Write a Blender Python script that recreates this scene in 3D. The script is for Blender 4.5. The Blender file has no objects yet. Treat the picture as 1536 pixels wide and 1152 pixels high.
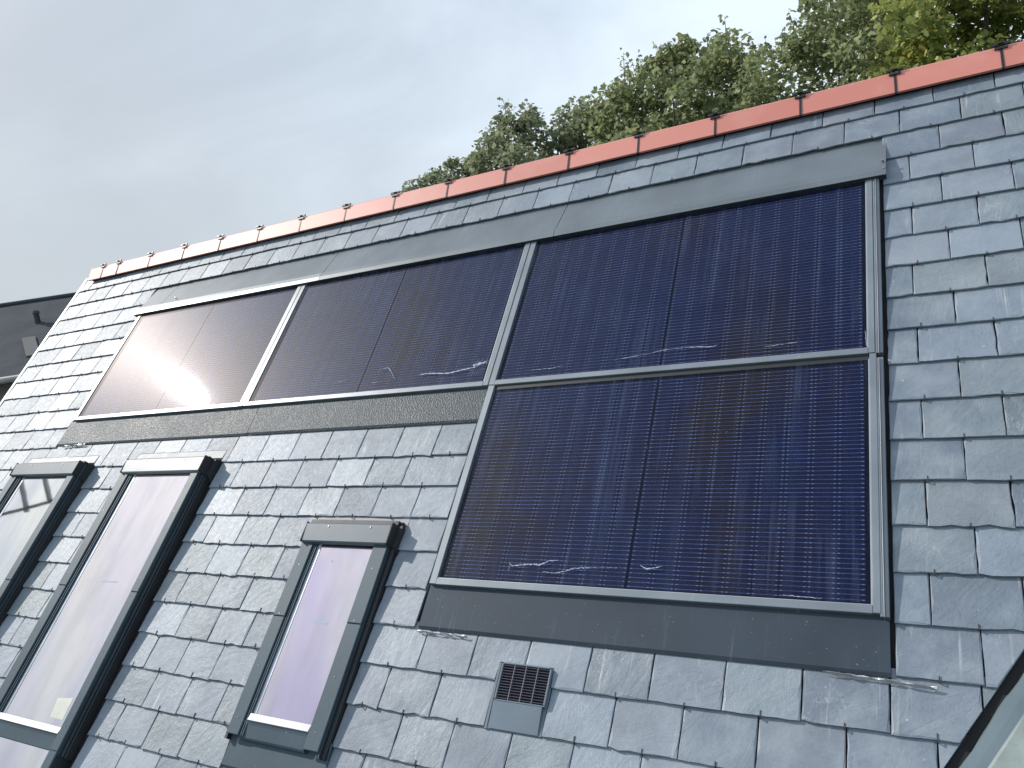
import bpy, math, random
import numpy as np
from mathutils import Matrix, Vector
random.seed(7)
rng = np.random.default_rng(7)
sc = bpy.context.scene
COL = sc.collection
PI = math.pi

# ------------------------------------------------------------------ camera, sky, sun
ZO = 5.2                                   # height of the roof plane's origin above the ground
PITCH = math.radians(45)
cp, sp = math.cos(PITCH), math.sin(PITCH)
# roof frame: u along the ridge, v up the slope, n out of the slope
M3 = Matrix(((1, 0, 0), (0, cp, -sp), (0, sp, cp)))
MR = Matrix.Translation((0, 0, ZO)) @ M3.to_4x4()
CU, CV, CN = 1.98611787, -2.02942161, 2.63434292      # camera in roof coordinates
Rc = Matrix(((0.86578968, 0.23171368, -0.44352791),
             (-0.07270452, -0.81868017, -0.56962868),
             (-0.49509826, 0.52542512, -0.69195821)))  # roof axes -> camera (x right, y down, z forward)
FPX = 1164.25
cam_d = bpy.data.cameras.new('camera')
cam = bpy.data.objects.new('camera', cam_d)
COL.objects.link(cam)
cx, cy, cz = [M3 @ Rc[i] for i in range(3)]
cloc = MR @ Vector((CU, CV, CN))
cam.matrix_world = Matrix(((cx[0], -cy[0], -cz[0], cloc[0]), (cx[1], -cy[1], -cz[1], cloc[1]),
                           (cx[2], -cy[2], -cz[2], cloc[2]), (0, 0, 0, 1)))
cam_d.sensor_width = 36
cam_d.lens = FPX / 1536 * 36
cam_d.clip_start = 0.05
cam_d.clip_end = 3000
sc.camera = cam

SUN = (M3 @ Vector((-.792, .390, .470))).normalized()
sun_el = math.asin(SUN.z)
sun_d = bpy.data.lights.new('sun', 'SUN')
sun_d.energy = 3.8
sun_d.angle = math.radians(0.55)
sun_d.color = (1.0, 0.96, 0.90)
sun = bpy.data.objects.new('sun', sun_d)
COL.objects.link(sun)
sun.rotation_euler = SUN.to_track_quat('Z', 'Y').to_euler()
sun.location = (-8, 0, 14)

world = bpy.data.worlds.new('World')
sc.world = world
world.use_nodes = True
wt = world.node_tree
wt.nodes.clear()


class NT:
    """small helper to wire shader nodes"""
    def __init__(s, t): s.t = t
    def n(s, typ, **kw):
        nd = s.t.nodes.new(typ)
        ins = kw.pop('ins', {})
        for k, v in kw.items(): setattr(nd, k, v)
        for k, v in ins.items():
            if isinstance(v, bpy.types.NodeSocket): s.t.links.new(v, nd.inputs[k])
            elif isinstance(v, bpy.types.Node): s.t.links.new(v.outputs[0], nd.inputs[k])
            else:
                nd.inputs[k].default_value = v
        return nd
    def math(s, op, a, b=0.0, c=0.0, clamp=False):
        return s.n('ShaderNodeMath', operation=op, use_clamp=clamp, ins={0: a, 1: b, 2: c}).outputs[0]
    def mix(s, f, a, b):
        nd = s.n('ShaderNodeMix', data_type='RGBA')
        for k, v in ((0, f), (6, a), (7, b)):
            if isinstance(v, bpy.types.NodeSocket): s.t.links.new(v, nd.inputs[k])
            else: nd.inputs[k].default_value = v if k == 0 else (tuple(v) + (1,))[:4]
        return nd.outputs[2]
    def ramp(s, f, a, b, ca=0.0, cb=1.0):
        return s.n('ShaderNodeMapRange', interpolation_type='SMOOTHSTEP', ins={0: f, 1: a, 2: b, 3: ca, 4: cb}).outputs[0]
    def noise(s, vec, scale, detail=4, rough=.55, dist=0.0):
        return s.n('ShaderNodeTexNoise', ins={'Vector': vec, 'Scale': scale, 'Detail': detail, 'Roughness': rough, 'Distortion': dist}).outputs[0]
    def scale(s, vec, sx, sy, sz):
        return s.n('ShaderNodeVectorMath', operation='MULTIPLY', ins={0: vec, 1: (sx, sy, sz)}).outputs[0]
    def xyz(s, vec):
        return s.n('ShaderNodeSeparateXYZ', ins={0: vec}).outputs


w = NT(wt)
sky = w.n('ShaderNodeTexSky', sky_type='NISHITA', sun_disc=False, sun_elevation=sun_el,
          sun_rotation=math.atan2(SUN.x, SUN.y), altitude=50, air_density=1.0, dust_density=2.0, ozone_density=1.2)
gen = w.n('ShaderNodeTexCoord').outputs['Generated']
dz = w.xyz(gen)
sd = w.n('ShaderNodeVectorMath', operation='DOT_PRODUCT', ins={0: gen, 1: tuple(SUN)}).outputs['Value']
cvec = w.scale(gen, 1.0, 1.0, 2.6)
c1 = w.noise(cvec, 2.2, 6, .55, .6)
c2 = w.noise(cvec, 6.0, 5, .55, .3)
cl = w.math('ADD', w.math('MULTIPLY', c1, .75), w.math('MULTIPLY', c2, .25))
horizon = w.ramp(dz[2], 0.75, 0.02)                       # veil of thin cloud, thicker towards the horizon
cover = w.math('ADD', w.math('MULTIPLY', w.ramp(cl, .30, .72), .16), w.math('MULTIPLY', horizon, .25), clamp=True)
cover = w.math('ADD', cover, .60, clamp=True)
near = w.math('POWER', w.math('MAXIMUM', sd, 0.0), 9.0)   # thin cloud scatters strongly round the sun
side = w.ramp(w.math('ADD', dz[0], w.math('MULTIPLY', w.math('SUBTRACT', c1, .5), .5)), -.05, -1.1)   # left sky greyed in the colour, for shade over the lens
grey = w.mix(w.ramp(cl, .34, .66), (8.9, 10.6, 12.7), (9.5, 11.1, 12.9))
grey = w.mix(w.math('MULTIPLY', horizon, .7), grey, (10.6, 11.8, 13.0))
grey = w.mix(side, grey, (5.6, 6.2, 6.8))
glow = w.mix(near, (0, 0, 0), (5.0, 4.6, 4.2))
ccol = w.n('ShaderNodeMix', data_type='RGBA', blend_type='ADD', ins={0: 1.0, 6: grey, 7: glow}).outputs[2]
skymix = w.mix(cover, (0, 0, 0), (0, 0, 0))
mx = skymix.node
wt.links.new(sky.outputs[0], mx.inputs[6]); wt.links.new(ccol, mx.inputs[7])
bg = w.n('ShaderNodeBackground', ins={'Color': skymix, 'Strength': 0.094})
wo = w.n('ShaderNodeOutputWorld', ins={'Surface': bg.outputs[0]})

sc.view_settings.view_transform = 'Standard'
sc.view_settings.look = 'None'
sc.view_settings.exposure = 0.0
sc.view_settings.gamma = 1
sc.view_settings.use_curve_mapping = False
sc.cycles.max_bounces = 8
sc.cycles.transparent_max_bounces = 12
sc.cycles.caustics_reflective = False

# ------------------------------------------------------------------ helpers
def real(u, v, n):
    """a point seen on the roof plane at (u, v) that in truth lies n above it, on the same sight line"""
    k = 1 - n / CN
    return (CU + (u - CU) * k, CV + (v - CV) * k, n)

def tag(o, label=None, cat=None, group=None, kind=None):
    for k, v in (('label', label), ('category', cat), ('group', group), ('kind', kind)):
        if v: o[k] = v
    return o

def mesh(name, V, F, m=None, smooth=False):
    me = bpy.data.meshes.new(name)
    me.from_pydata([tuple(p) for p in V], [], F)
    if m: me.materials.append(m)
    if smooth: me.polygons.foreach_set('use_smooth', [True] * len(me.polygons))
    me.update()
    return me

def link(name, me, parent=None, loc=(0, 0, 0), rot=None, basis=None, pinv=None):
    o = bpy.data.objects.new(name, me)
    COL.objects.link(o)
    if parent: o.parent = parent
    if basis is not None: o.matrix_basis = basis
    else:
        o.location = loc
        if rot: o.rotation_euler = rot
    if pinv is not None: o.matrix_parent_inverse = pinv
    return o

def empty(name, basis=None, loc=(0, 0, 0)):
    o = bpy.data.objects.new(name, None)
    COL.objects.link(o)
    o.empty_display_size = .2
    if basis is not None: o.matrix_basis = basis
    else: o.location = loc
    return o

class MB:
    def __init__(s): s.V = []; s.F = []
    def add(s, V, F):
        b = len(s.V); s.V += [tuple(p) for p in V]; s.F += [tuple(i + b for i in f) for f in F]; return s
    def box(s, x0, x1, y0, y1, z0, z1, c=0.0):
        """box with its upper edges chamfered by c"""
        if c <= 0:
            V = [(x0, y0, z0), (x1, y0, z0), (x1, y1, z0), (x0, y1, z0), (x0, y0, z1), (x1, y0, z1), (x1, y1, z1), (x0, y1, z1)]
            return s.add(V, [(3, 2, 1, 0), (4, 5, 6, 7), (0, 1, 5, 4), (1, 2, 6, 5), (2, 3, 7, 6), (3, 0, 4, 7)])
        zc = z1 - c
        V = [(x0, y0, z0), (x1, y0, z0), (x1, y1, z0), (x0, y1, z0), (x0, y0, zc), (x1, y0, zc), (x1, y1, zc), (x0, y1, zc),
             (x0 + c, y0 + c, z1), (x1 - c, y0 + c, z1), (x1 - c, y1 - c, z1), (x0 + c, y1 - c, z1)]
        F = [(3, 2, 1, 0), (8, 9, 10, 11)]
        for i in range(4):
            j = (i + 1) % 4
            F += [(i, j, 4 + j, 4 + i), (4 + i, 4 + j, 8 + j, 8 + i)]
        return s.add(V, F)
    def prof(s, P, x0, x1, cap=True):
        """closed profile P of (y, z), extruded along x"""
        n = len(P)
        V = [(x0, y, z) for y, z in P] + [(x1, y, z) for y, z in P]
        F = [(i, (i + 1) % n, n + (i + 1) % n, n + i) for i in range(n)]
        if cap: F += [tuple(range(n))[::-1], tuple(range(n, 2 * n))]
        return s.add(V, F)
    def tube(s, P, R, seg=8):
        rings = []
        for i, p in enumerate(P):
            p = Vector(p)
            d = (Vector(P[min(i + 1, len(P) - 1)]) - Vector(P[max(i - 1, 0)])).normalized()
            a = d.cross(Vector((0, 0, 1)) if abs(d.z) < .9 else Vector((1, 0, 0))).normalized()
            b = d.cross(a)
            r = R[i] if isinstance(R, (list, tuple)) else R
            rings.append([p + (a * math.cos(2 * PI * k / seg) + b * math.sin(2 * PI * k / seg)) * r for k in range(seg)])
        V = [q for rg in rings for q in rg]
        F = []
        for i in range(len(P) - 1):
            for k in range(seg):
                k2 = (k + 1) % seg
                F.append((i * seg + k, i * seg + k2, (i + 1) * seg + k2, (i + 1) * seg + k))
        F += [tuple(range(seg))[::-1], tuple(range((len(P) - 1) * seg, len(P) * seg))]
        return s.add(V, F)
    def obj(s, name, m, parent=None, smooth=False, **kw):
        me = mesh(name, s.V, s.F, m, smooth)
        import bmesh
        bm = bmesh.new(); bm.from_mesh(me); bmesh.ops.recalc_face_normals(bm, faces=bm.faces); bm.to_mesh(me); bm.free()
        return link(name, me, parent, **kw)

# ------------------------------------------------------------------ the roof's own frame (materials read their coordinates from it)
HOUSE_LOC = (-1.2, 0.0, 0.0)
house = empty('slate_roofed_house', loc=HOUSE_LOC)
tag(house, 'house under a pitched blue-grey slate roof with red ridge tiles and three roof windows', 'house')
HINV = Matrix.Translation((-HOUSE_LOC[0], -HOUSE_LOC[1], -HOUSE_LOC[2]))

deck = MB()
U0, U1, VB, VT = -4.80, 4.2, -3.0, 1.60
deck.box(U0 + .03, U1, VB, VT + .02, -.06, -.004)
ROOF_BM = deck

def new_mat(name):
    m = bpy.data.materials.new(name)
    m.use_nodes = True
    m.node_tree.nodes.clear()
    return m, NT(m.node_tree)

def principled(t, **ins):
    b = t.n('ShaderNodeBsdfPrincipled', ins=ins)
    o = t.n('ShaderNodeOutputMaterial', ins={'Surface': b.outputs[0]})
    return b

def simple(name, col, rough=.5, metal=0.0, var=.12, scale=8.0, bump=0.0, bscale=60.0, coat=0.0, spec=.5):
    m, t = new_mat(name)
    co = t.n('ShaderNodeTexCoord').outputs['Object']
    n1 = t.noise(co, scale, 5)
    dark = tuple(c * (1 - var) for c in col); lite = tuple(min(1, c * (1 + var)) for c in col)
    c = t.mix(t.ramp(n1, .3, .7), dark, lite)
    n2 = t.noise(co, bscale, 4)
    r = t.math('ADD', t.math('MULTIPLY', t.math('SUBTRACT', n1, .5), .2), rough)
    ins = {'Base Color': c, 'Roughness': r, 'Metallic': metal, 'Coat Weight': coat, 'Specular IOR Level': spec}
    if bump:
        ins['Normal'] = t.n('ShaderNodeBump', ins={'Strength': bump, 'Distance': .004, 'Height': n2}).outputs[0]
    principled(t, **ins)
    return m

M = {}
M['deck'] = simple('roof underlay', (.012, .013, .015), .9)
roof = ROOF_BM.obj('roof', M['deck'], house, basis=MR, pinv=HINV)

def roof_coords(t):
    return t.n('ShaderNodeTexCoord', object=roof).outputs['Object']

def m_slate():
    m, t = new_mat('riven slate')
    co = roof_coords(t)
    oi = t.n('ShaderNodeObjectInfo').outputs['Random']
    isl = t.n('ShaderNodeNewGeometry').outputs['Random Per Island']
    rnd = t.math('FRACT', t.math('ADD', t.math('MULTIPLY', oi, 7.31), t.math('MULTIPLY', isl, 3.77)))
    rnd2 = t.math('FRACT', t.math('MULTIPLY', rnd, 17.3))
    rnd3 = t.math('FRACT', t.math('MULTIPLY', rnd, 53.9))
    off = t.n('ShaderNodeCombineXYZ', ins={0: t.math('MULTIPLY', rnd, 31.0), 1: t.math('MULTIPLY', rnd2, 17.0), 2: t.math('MULTIPLY', rnd3, 9.0)}).outputs[0]
    v = t.n('ShaderNodeVectorMath', operation='ADD', ins={0: co, 1: off}).outputs[0]
    base = t.mix(rnd, (.100, .134, .178), (.205, .252, .308))
    base = t.mix(t.math('MULTIPLY', t.ramp(rnd2, .55, 1.0), .30), base, (.178, .184, .215))
    base = t.mix(t.math('MULTIPLY', t.ramp(rnd3, .6, 1.0), .5), base, (.150, .190, .195))
    big = t.noise(v, 5.0, 5, .6)
    base = t.mix(t.math('MULTIPLY', t.ramp(big, .42, .72), .55), base, (.28, .32, .35))
    base = t.mix(t.math('MULTIPLY', t.ramp(big, .5, .28), .4), base, (.095, .115, .137))
    # pale mineral streaks and water runs down the slope
    st = t.noise(t.scale(v, 38.0, 2.6, 1.0), 1.0, 3, .6, .8)
    st2 = t.noise(v, 2.6, 3)
    sm = t.math('MULTIPLY', t.ramp(st, .58, .76), t.ramp(st2, .46, .64))
    base = t.mix(t.math('MULTIPLY', sm, .8), base, (.42, .44, .45))
    vein = t.noise(t.scale(v, 9.0, 6.0, 1.0), 1.0, 4, .6, 2.2)
    vm = t.ramp(t.math('ABSOLUTE', t.math('SUBTRACT', vein, .5)), .010, .0)
    vm = t.math('MULTIPLY', vm, t.ramp(t.noise(v, 4.2, 2), .56, .70))
    base = t.mix(t.math('MULTIPLY', vm, .75), base, (.46, .48, .49))
    gr = t.noise(v, 85.0, 4, .7)
    base = t.mix(t.math('MULTIPLY', t.ramp(gr, .35, .65), .10), base, (.25, .28, .30))
    base = t.mix(t.math('MULTIPLY', t.ramp(gr, .48, .30), .16), base, (.07, .085, .10))
    # small pale spots
    vo = t.n('ShaderNodeTexVoronoi', ins={'Vector': v, 'Scale': 22.0}).outputs['Distance']
    sp_ = t.math('MULTIPLY', t.ramp(vo, .10, .04), t.ramp(t.noise(v, 7.0, 2), .58, .68))
    base = t.mix(t.math('MULTIPLY', sp_, .7), base, (.5, .52, .52))
    # riven relief: long folds plus grain, stronger on some slates
    ang = t.n('ShaderNodeVectorRotate', rotation_type='Z_AXIS', ins={'Vector': v, 'Angle': t.math('MULTIPLY', rnd2, 1.6)}).outputs[0]
    f1 = t.noise(t.scale(ang, 14.0, 5.0, 4.0), 1.0, 6, .62, .9)
    f2 = t.noise(v, 46.0, 5, .65)
    f3 = t.noise(v, 190.0, 3, .6)
    # stepped cleavage layers
    lay = t.math('DIVIDE', t.math('FLOOR', t.math('MULTIPLY', f1, 12.0)), 12.0)
    h = t.math('ADD', t.math('MULTIPLY', f1, .5), t.math('MULTIPLY', lay, .35))
    h = t.math('ADD', h, t.math('ADD', t.math('MULTIPLY', f2, .26), t.math('MULTIPLY', f3, .11)))
    bmp = t.n('ShaderNodeBump', ins={'Strength': t.ramp(rnd3, 0.0, 1.0, .4, 1.0), 'Distance': .0072, 'Height': h})
    ro = t.math('ADD', t.math('MULTIPLY', f2, .22), t.math('ADD', t.math('MULTIPLY', rnd2, .07), .44))
    principled(t, **{'Base Color': base, 'Roughness': ro, 'Specular IOR Level': .88, 'Normal': bmp.outputs[0]})
    return m

def m_sheet(name, col, rough, metal=0.0, emboss=0.0, spec=.5, streak=.25):
    """coated flashing sheet; emboss gives the dimpled grain"""
    m, t = new_mat(name)
    co = roof_coords(t)
    n1 = t.noise(co, 3.0, 5)
    stn = t.noise(t.scale(co, 60.0, 3.0, 1.0), 1.0, 3)
    c = t.mix(t.ramp(n1, .3, .7), tuple(x * .88 for x in col), tuple(x * 1.12 for x in col))
    c = t.mix(t.math('MULTIPLY', t.math('MULTIPLY', t.ramp(stn, .55, .8), t.ramp(n1, .42, .7)), streak), c, (.4, .41, .41))
    dots = t.n('ShaderNodeTexVoronoi', ins={'Vector': co, 'Scale': 900.0}).outputs['Distance']
    c = t.mix(t.math('MULTIPLY', t.ramp(t.noise(co, 70.0, 2), .70, .76), .25), c, (.45, .46, .45))
    ins = {'Base Color': c, 'Roughness': t.math('ADD', t.math('MULTIPLY', t.math('SUBTRACT', n1, .5), .2), rough),
           'Metallic': metal, 'Specular IOR Level': spec}
    bh = t.math('ADD', t.math('MULTIPLY', t.noise(co, 5.0, 3), 1.0), 0.0)
    bmp = t.n('ShaderNodeBump', ins={'Strength': .25, 'Distance': .004, 'Height': bh}).outputs[0]
    if emboss:
        dm = t.n('ShaderNodeTexVoronoi', feature='SMOOTH_F1', ins={'Vector': t.scale(co, 1.0, .7, 1.0), 'Scale': 170.0, 'Smoothness': .6}).outputs['Distance']
        bmp = t.n('ShaderNodeBump', ins={'Strength': emboss, 'Distance': .0025, 'Height': dm, 'Normal': bmp}).outputs[0]
    ins['Normal'] = bmp
    principled(t, **ins)
    return m

def m_cell():
    m, t = new_mat('photovoltaic cell')
    lo = t.xyz(t.n('ShaderNodeTexCoord').outputs['Object'])
    co = roof_coords(t)
    # interference tints of the cell coating
    n1 = t.noise(t.scale(co, 1.25, .85, 1.0), 1.0, 2, .45, .4)
    n2 = t.noise(t.scale(co, 7.0, 1.2, 1.0), 1.0, 3)
    tint = t.math('ADD', t.math('MULTIPLY', n1, .8), t.math('MULTIPLY', n2, .2))
    c = t.mix(t.ramp(tint, .42, .60), (.0005, .0048, .036), (.0045, .0028, .024))
    c = t.mix(t.ramp(tint, .55, .68), c, (.013, .0062, .007))
    rr = t.n('ShaderNodeObjectInfo').outputs['Random']
    c = t.mix(t.math('MULTIPLY', rr, .22), c, (.002, .006, .036))
    # busbar wires along u, with solder pads near both ends of each cell
    yy = t.math('FRACT', t.math('ADD', t.math('DIVIDE', lo[1], .01765), .5))
    line = t.ramp(t.math('ABSOLUTE', t.math('SUBTRACT', yy, .5)), .075, .045)
    ax = t.math('ABSOLUTE', lo[0])
    pad = t.math('MULTIPLY', t.ramp(t.math('ABSOLUTE', t.math('SUBTRACT', ax, .0375)), .0045, .003),
                 t.ramp(t.math('ABSOLUTE', t.math('SUBTRACT', yy, .5)), .11, .08))
    lf = t.math('MULTIPLY', line, t.math('ADD', .42, t.math('MULTIPLY', t.ramp(t.noise(co, 9.0, 3), .35, .7), .4)))
    c = t.mix(lf, c, (.10, .135, .29))
    c = t.mix(t.math('MULTIPLY', pad, .34), c, (.34, .38, .55))
    principled(t, **{'Base Color': c, 'Roughness': .55, 'Specular IOR Level': .12})
    return m

def m_pvglass():
    """front glass: clear, with a satin anti-glare texture and a film of dust and water runs"""
    m, t = new_mat('solar glass')
    co = roof_coords(t)
    fr = t.n('ShaderNodeFresnel', ins={'IOR': 1.45}).outputs[0]
    wav = t.noise(co, 26.0, 3)
    bmp = t.n('ShaderNodeBump', ins={'Strength': .12, 'Distance': .001, 'Height': wav}).outputs[0]
    g1 = t.n('ShaderNodeBsdfGlossy', ins={'Color': (1.0, .86, .80, 1), 'Roughness': .33, 'Normal': bmp})
    g3 = t.n('ShaderNodeBsdfGlossy', ins={'Color': (1.0, .82, .74, 1), 'Roughness': .19, 'Normal': bmp})
    g2 = t.n('ShaderNodeBsdfGlossy', ins={'Color': (.72, .84, 1.0, 1), 'Roughness': .032, 'Normal': bmp})
    ga = t.n('ShaderNodeMixShader', ins={0: .15, 1: g2.outputs[0], 2: g1.outputs[0]})
    g = t.n('ShaderNodeMixShader', ins={0: .013, 1: ga.outputs[0], 2: g3.outputs[0]})
    tr = t.n('ShaderNodeBsdfTransparent', ins={'Color': (.93, .95, .97, 1)})
    bf = t.math('SUBTRACT', 1.0, t.n('ShaderNodeNewGeometry').outputs['Backfacing'])     # only the outer face reflects
    base = t.n('ShaderNodeMixShader', ins={0: t.math('MULTIPLY', t.math('MULTIPLY', fr, t.math('ADD', .30, t.math('MULTIPLY', t.math('SUBTRACT', fr, .034), 4.2))), bf), 1: tr.outputs[0], 2: g.outputs[0]})
    runs = t.noise(t.scale(co, 30.0, .9, 1.0), 1.0, 4, .62, .5)
    runs2 = t.noise(t.scale(co, 110.0, 2.5, 1.0), 1.0, 3, .6)
    blot = t.noise(co, 2.1, 4)
    d = t.math('MULTIPLY', t.ramp(t.math('ADD', t.math('MULTIPLY', runs, .7), t.math('MULTIPLY', runs2, .3)), .46, .74), t.ramp(blot, .32, .66))
    spk = t.math('MULTIPLY', t.ramp(t.n('ShaderNodeTexVoronoi', ins={'Vector': co, 'Scale': 16.0}).outputs['Distance'], .055, .02), t.ramp(t.noise(co, 11.0, 1), .60, .66))
    dirt = t.math('ADD', t.math('ADD', t.math('MULTIPLY', d, .12), .003), t.math('MULTIPLY', spk, .5), clamp=True)
    df = t.n('ShaderNodeBsdfDiffuse', ins={'Color': (.26, .35, .55, 1)})
    out = t.n('ShaderNodeMixShader', ins={0: t.math('MULTIPLY', dirt, bf), 1: base.outputs[0], 2: df.outputs[0]})
    t.n('ShaderNodeOutputMaterial', ins={'Surface': out.outputs[0]})
    return m

def m_roofglass(name, tint, wave=.05, refl_tint=(.90, .90, .99)):
    """solar-control double glazing: reflects most of the sky, a little of the dark room shows"""
    m, t = new_mat(name)
    co = roof_coords(t)
    bf = t.math('SUBTRACT', 1.0, t.n('ShaderNodeNewGeometry').outputs['Backfacing'])
    bmp = t.n('ShaderNodeBump', ins={'Strength': wave, 'Distance': .01, 'Height': t.noise(co, 2.4, 2)}).outputs[0]
    refl_mottle = t.ramp(t.noise(t.scale(co, 2.3, 1.5, 1.0), 1.0, 3, .5, .8), .38, .62)  # lavender mottling of the mirrored sky, put into the glass colour
    tc = t.mix(refl_mottle, tint, tuple(x * y for x, y in zip(tint, refl_tint)))
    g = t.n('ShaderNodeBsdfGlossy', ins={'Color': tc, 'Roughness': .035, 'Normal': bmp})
    film = t.noise(t.scale(co, 8.0, 2.0, 1.0), 1.0, 4)  # pale blotches in this film are painted in for cloud reflections
    df = t.n('ShaderNodeBsdfDiffuse', ins={'Color': (.30, .30, .33, 1)})
    a = t.n('ShaderNodeMixShader', ins={0: t.math('ADD', .05, t.math('MULTIPLY', t.ramp(film, .35, .75), .22)), 1: g.outputs[0], 2: df.outputs[0]})
    tr = t.n('ShaderNodeBsdfTransparent', ins={'Color': (.55, .58, .60, 1)})
    fr = t.n('ShaderNodeLayerWeight', ins={'Blend': .35}).outputs['Fresnel']
    o = t.n('ShaderNodeMixShader', ins={0: t.math('MULTIPLY', t.ramp(fr, 0.0, .5, .72, .92), bf), 1: tr.outputs[0], 2: a.outputs[0]})
    t.n('ShaderNodeOutputMaterial', ins={'Surface': o.outputs[0]})
    return m

def m_terracotta():
    m, t = new_mat('red ridge tile')
    co = roof_coords(t)
    oi = t.n('ShaderNodeObjectInfo').outputs['Random']
    n1 = t.noise(co, 6.0, 5)
    c = t.mix(oi, (.56, .175, .125), (.64, .215, .160))
    c = t.mix(t.math('MULTIPLY', t.ramp(n1, .45, .75), .35), c, (.66, .30, .24))
    n2 = t.noise(co, 160.0, 4)
    bmp = t.n('ShaderNodeBump', ins={'Strength': .15, 'Distance': .002, 'Height': n2}).outputs[0]
    principled(t, **{'Base Color': c, 'Roughness': .52, 'Specular IOR Level': 1.0, 'Normal': bmp})
    return m

M['slate'] = m_slate()
M['flash_dark'] = m_sheet('dark embossed flashing', (.036, .050, .068), .60, .0, emboss=.05, spec=.25, streak=.12)
M['flash_emb'] = m_sheet('embossed flashing', (.040, .056, .068), .52, .0, emboss=1.0, spec=.36)
M['flash_grey'] = m_sheet('grey coated flashing', (.125, .150, .170), .46, .0, spec=.5)
M['lip_sunlit'] = m_sheet('sunlit flashing lip', (.20, .225, .245), .40, .0, spec=.7, streak=.5)  # sunlight caught by the lip's facet, put into the colour
M['frame'] = m_sheet('anodised frame', (.175, .205, .235), .42, .1, spec=.6, streak=.6)
M['frame_edge'] = m_sheet('bare frame edge', (.42, .43, .44), .35, .5, streak=.4)
M['clad'] = m_sheet('window cladding', (.048, .078, .100), .52, .0, spec=.3, streak=.1)
M['clad_dark'] = simple('dark gasket', (.018, .021, .024), .55)
M['hood'] = m_sheet('hood cladding', (.090, .120, .145), .48, .0, spec=.45, streak=.1)
M['bright'] = simple('bright aluminium lip', (.27, .28, .30), .45, .1)
M['tray'] = simple('pale flashing tray', (.24, .255, .27), .55, .0)
M['black'] = simple('black plastic', (.012, .012, .014), .45)
M['back'] = simple('black backsheet', (.004, .006, .016), .6, spec=.03)
M['cell'] = m_cell()
M['pvglass'] = m_pvglass()
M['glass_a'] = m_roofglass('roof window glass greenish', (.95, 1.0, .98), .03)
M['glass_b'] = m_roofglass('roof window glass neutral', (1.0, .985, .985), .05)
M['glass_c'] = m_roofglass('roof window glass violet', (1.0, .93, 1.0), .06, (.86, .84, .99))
M['tile'] = m_terracotta()
M['foil'] = simple('crumpled foil', (.42, .43, .44), .4, .5, bump=.6, bscale=90)
M['smear'] = simple('dried white smear', (.36, .42, .54), .9)
M['screw'] = simple('steel screw', (.25, .26, .27), .4, .5)
M['wall'] = simple('grey render', (.30, .28, .255), .9, bump=.3)
M['pale'] = simple('white room lining', (.72, .72, .70), .8)
M['lead'] = m_sheet('weathered lead', (.13, .175, .195), .45, .2, spec=.6)
M['felt'] = simple('greenish mineral felt', (.27, .315, .300), .75, var=.2, scale=5, bump=.5, bscale=25)

# ------------------------------------------------------------------ slates
GAUGE = .1666
TAIL0 = 1.411
N_TAIL, N_HEAD, TH = .0150, .0050, .0088
# what interrupts the slating: (u0, u1, v_top, v_bottom)
OPEN = [(-3.575, 1.768, 1.245, -.215), (-.036, 1.765, -.1, -1.20),
        (-3.80, -2.985, -.338, -9), (-2.565, -1.745, -.338, -9), (-.81, -.262, -.785, -1.90),
        (.402, .638, -1.352, -1.592)]

def joints(j, a, b):
    """positions of the vertical joints of row j between a and b, as counted off the photograph"""
    def seq(ph, pitch): 
        k0 = math.floor((a - ph) / pitch) - 1
        return [ph + pitch * k for k in range(k0, k0 + int((b - a) / pitch) + 4)]
    if j <= 1:
        J = seq(.027, .2455) if j % 2 == 0 else seq(.141, .2445)
    elif a > 1.5 and j <= 16:
        J = seq(2.0, .2475) if j % 2 == 0 else seq(2.12, .2475)
    elif j <= 10:
        J = [-4.53, -4.265, -4.0, -3.735] if j % 2 == 0 else [-4.42, -4.15, -3.88]
    elif j >= 17 and a > -.5:
        J = seq(.027, .2455) if j % 2 else seq(.150, .2455)
    elif j >= 21 and a > -1.9:
        J = seq(.027, .2455) if j % 2 else seq(.150, .2455)
    else:
        J = seq(-.24, .2425) if j % 2 else seq(-.119, .2425)
    return J

slates = []      # (tail profile, ua, ub, vh)
for j in range(0, 27):
    vt = TAIL0 - GAUGE * j
    vh = vt + GAUGE
    if j == 16: pass
    free = [(U0 + .02, U1 - .02)]
    for (a, b, top, bot) in OPEN:
        if top >= vh - .03 and bot <= vt + .06:
            nf = []
            for (p, q) in free:
                if b <= p or a >= q: nf.append((p, q)); continue
                if a > p: nf.append((p, a))
                if b < q: nf.append((b, q))
            free = nf
    for (p, q) in free:
        if q - p < .05: continue
        J = sorted(x + random.uniform(-.006, .006) for x in joints(j, p, q))
        J = [x for x in J if p + .085 < x < q - .085]
        E_ = [p] + J + [q]
        for a, b in zip(E_[:-1], E_[1:]):
            dv = random.uniform(-.0018, .0018)
            prof = [(a, b, vt + dv)]
            for (oa, ob, top, bot) in OPEN:
                if vt + .004 < top < vh - .03 and oa < b and ob > a and bot < vt + .06:
                    np_ = []
                    for (x, y, t_) in prof:
                        if ob <= x or oa >= y: np_.append((x, y, t_)); continue
                        if oa > x + .01: np_.append((x, oa, t_))
                        np_.append((max(x, oa), min(y, ob), top))
                        if ob < y - .01: np_.append((ob, y, t_))
                    prof = np_
            slates.append((j, a, b, vh, prof))

VAL_P, VAL_D = Vector((2.10, -1.14)), Vector((-.222, -.352)).normalized()   # the valley cuts the slating here
VAL_N = Vector((-VAL_D[1], VAL_D[0]))                                        # points to the kept or the cut side
if (Vector((0, 0)) - VAL_P).dot(VAL_N) < 0: VAL_N = -VAL_N

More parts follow.
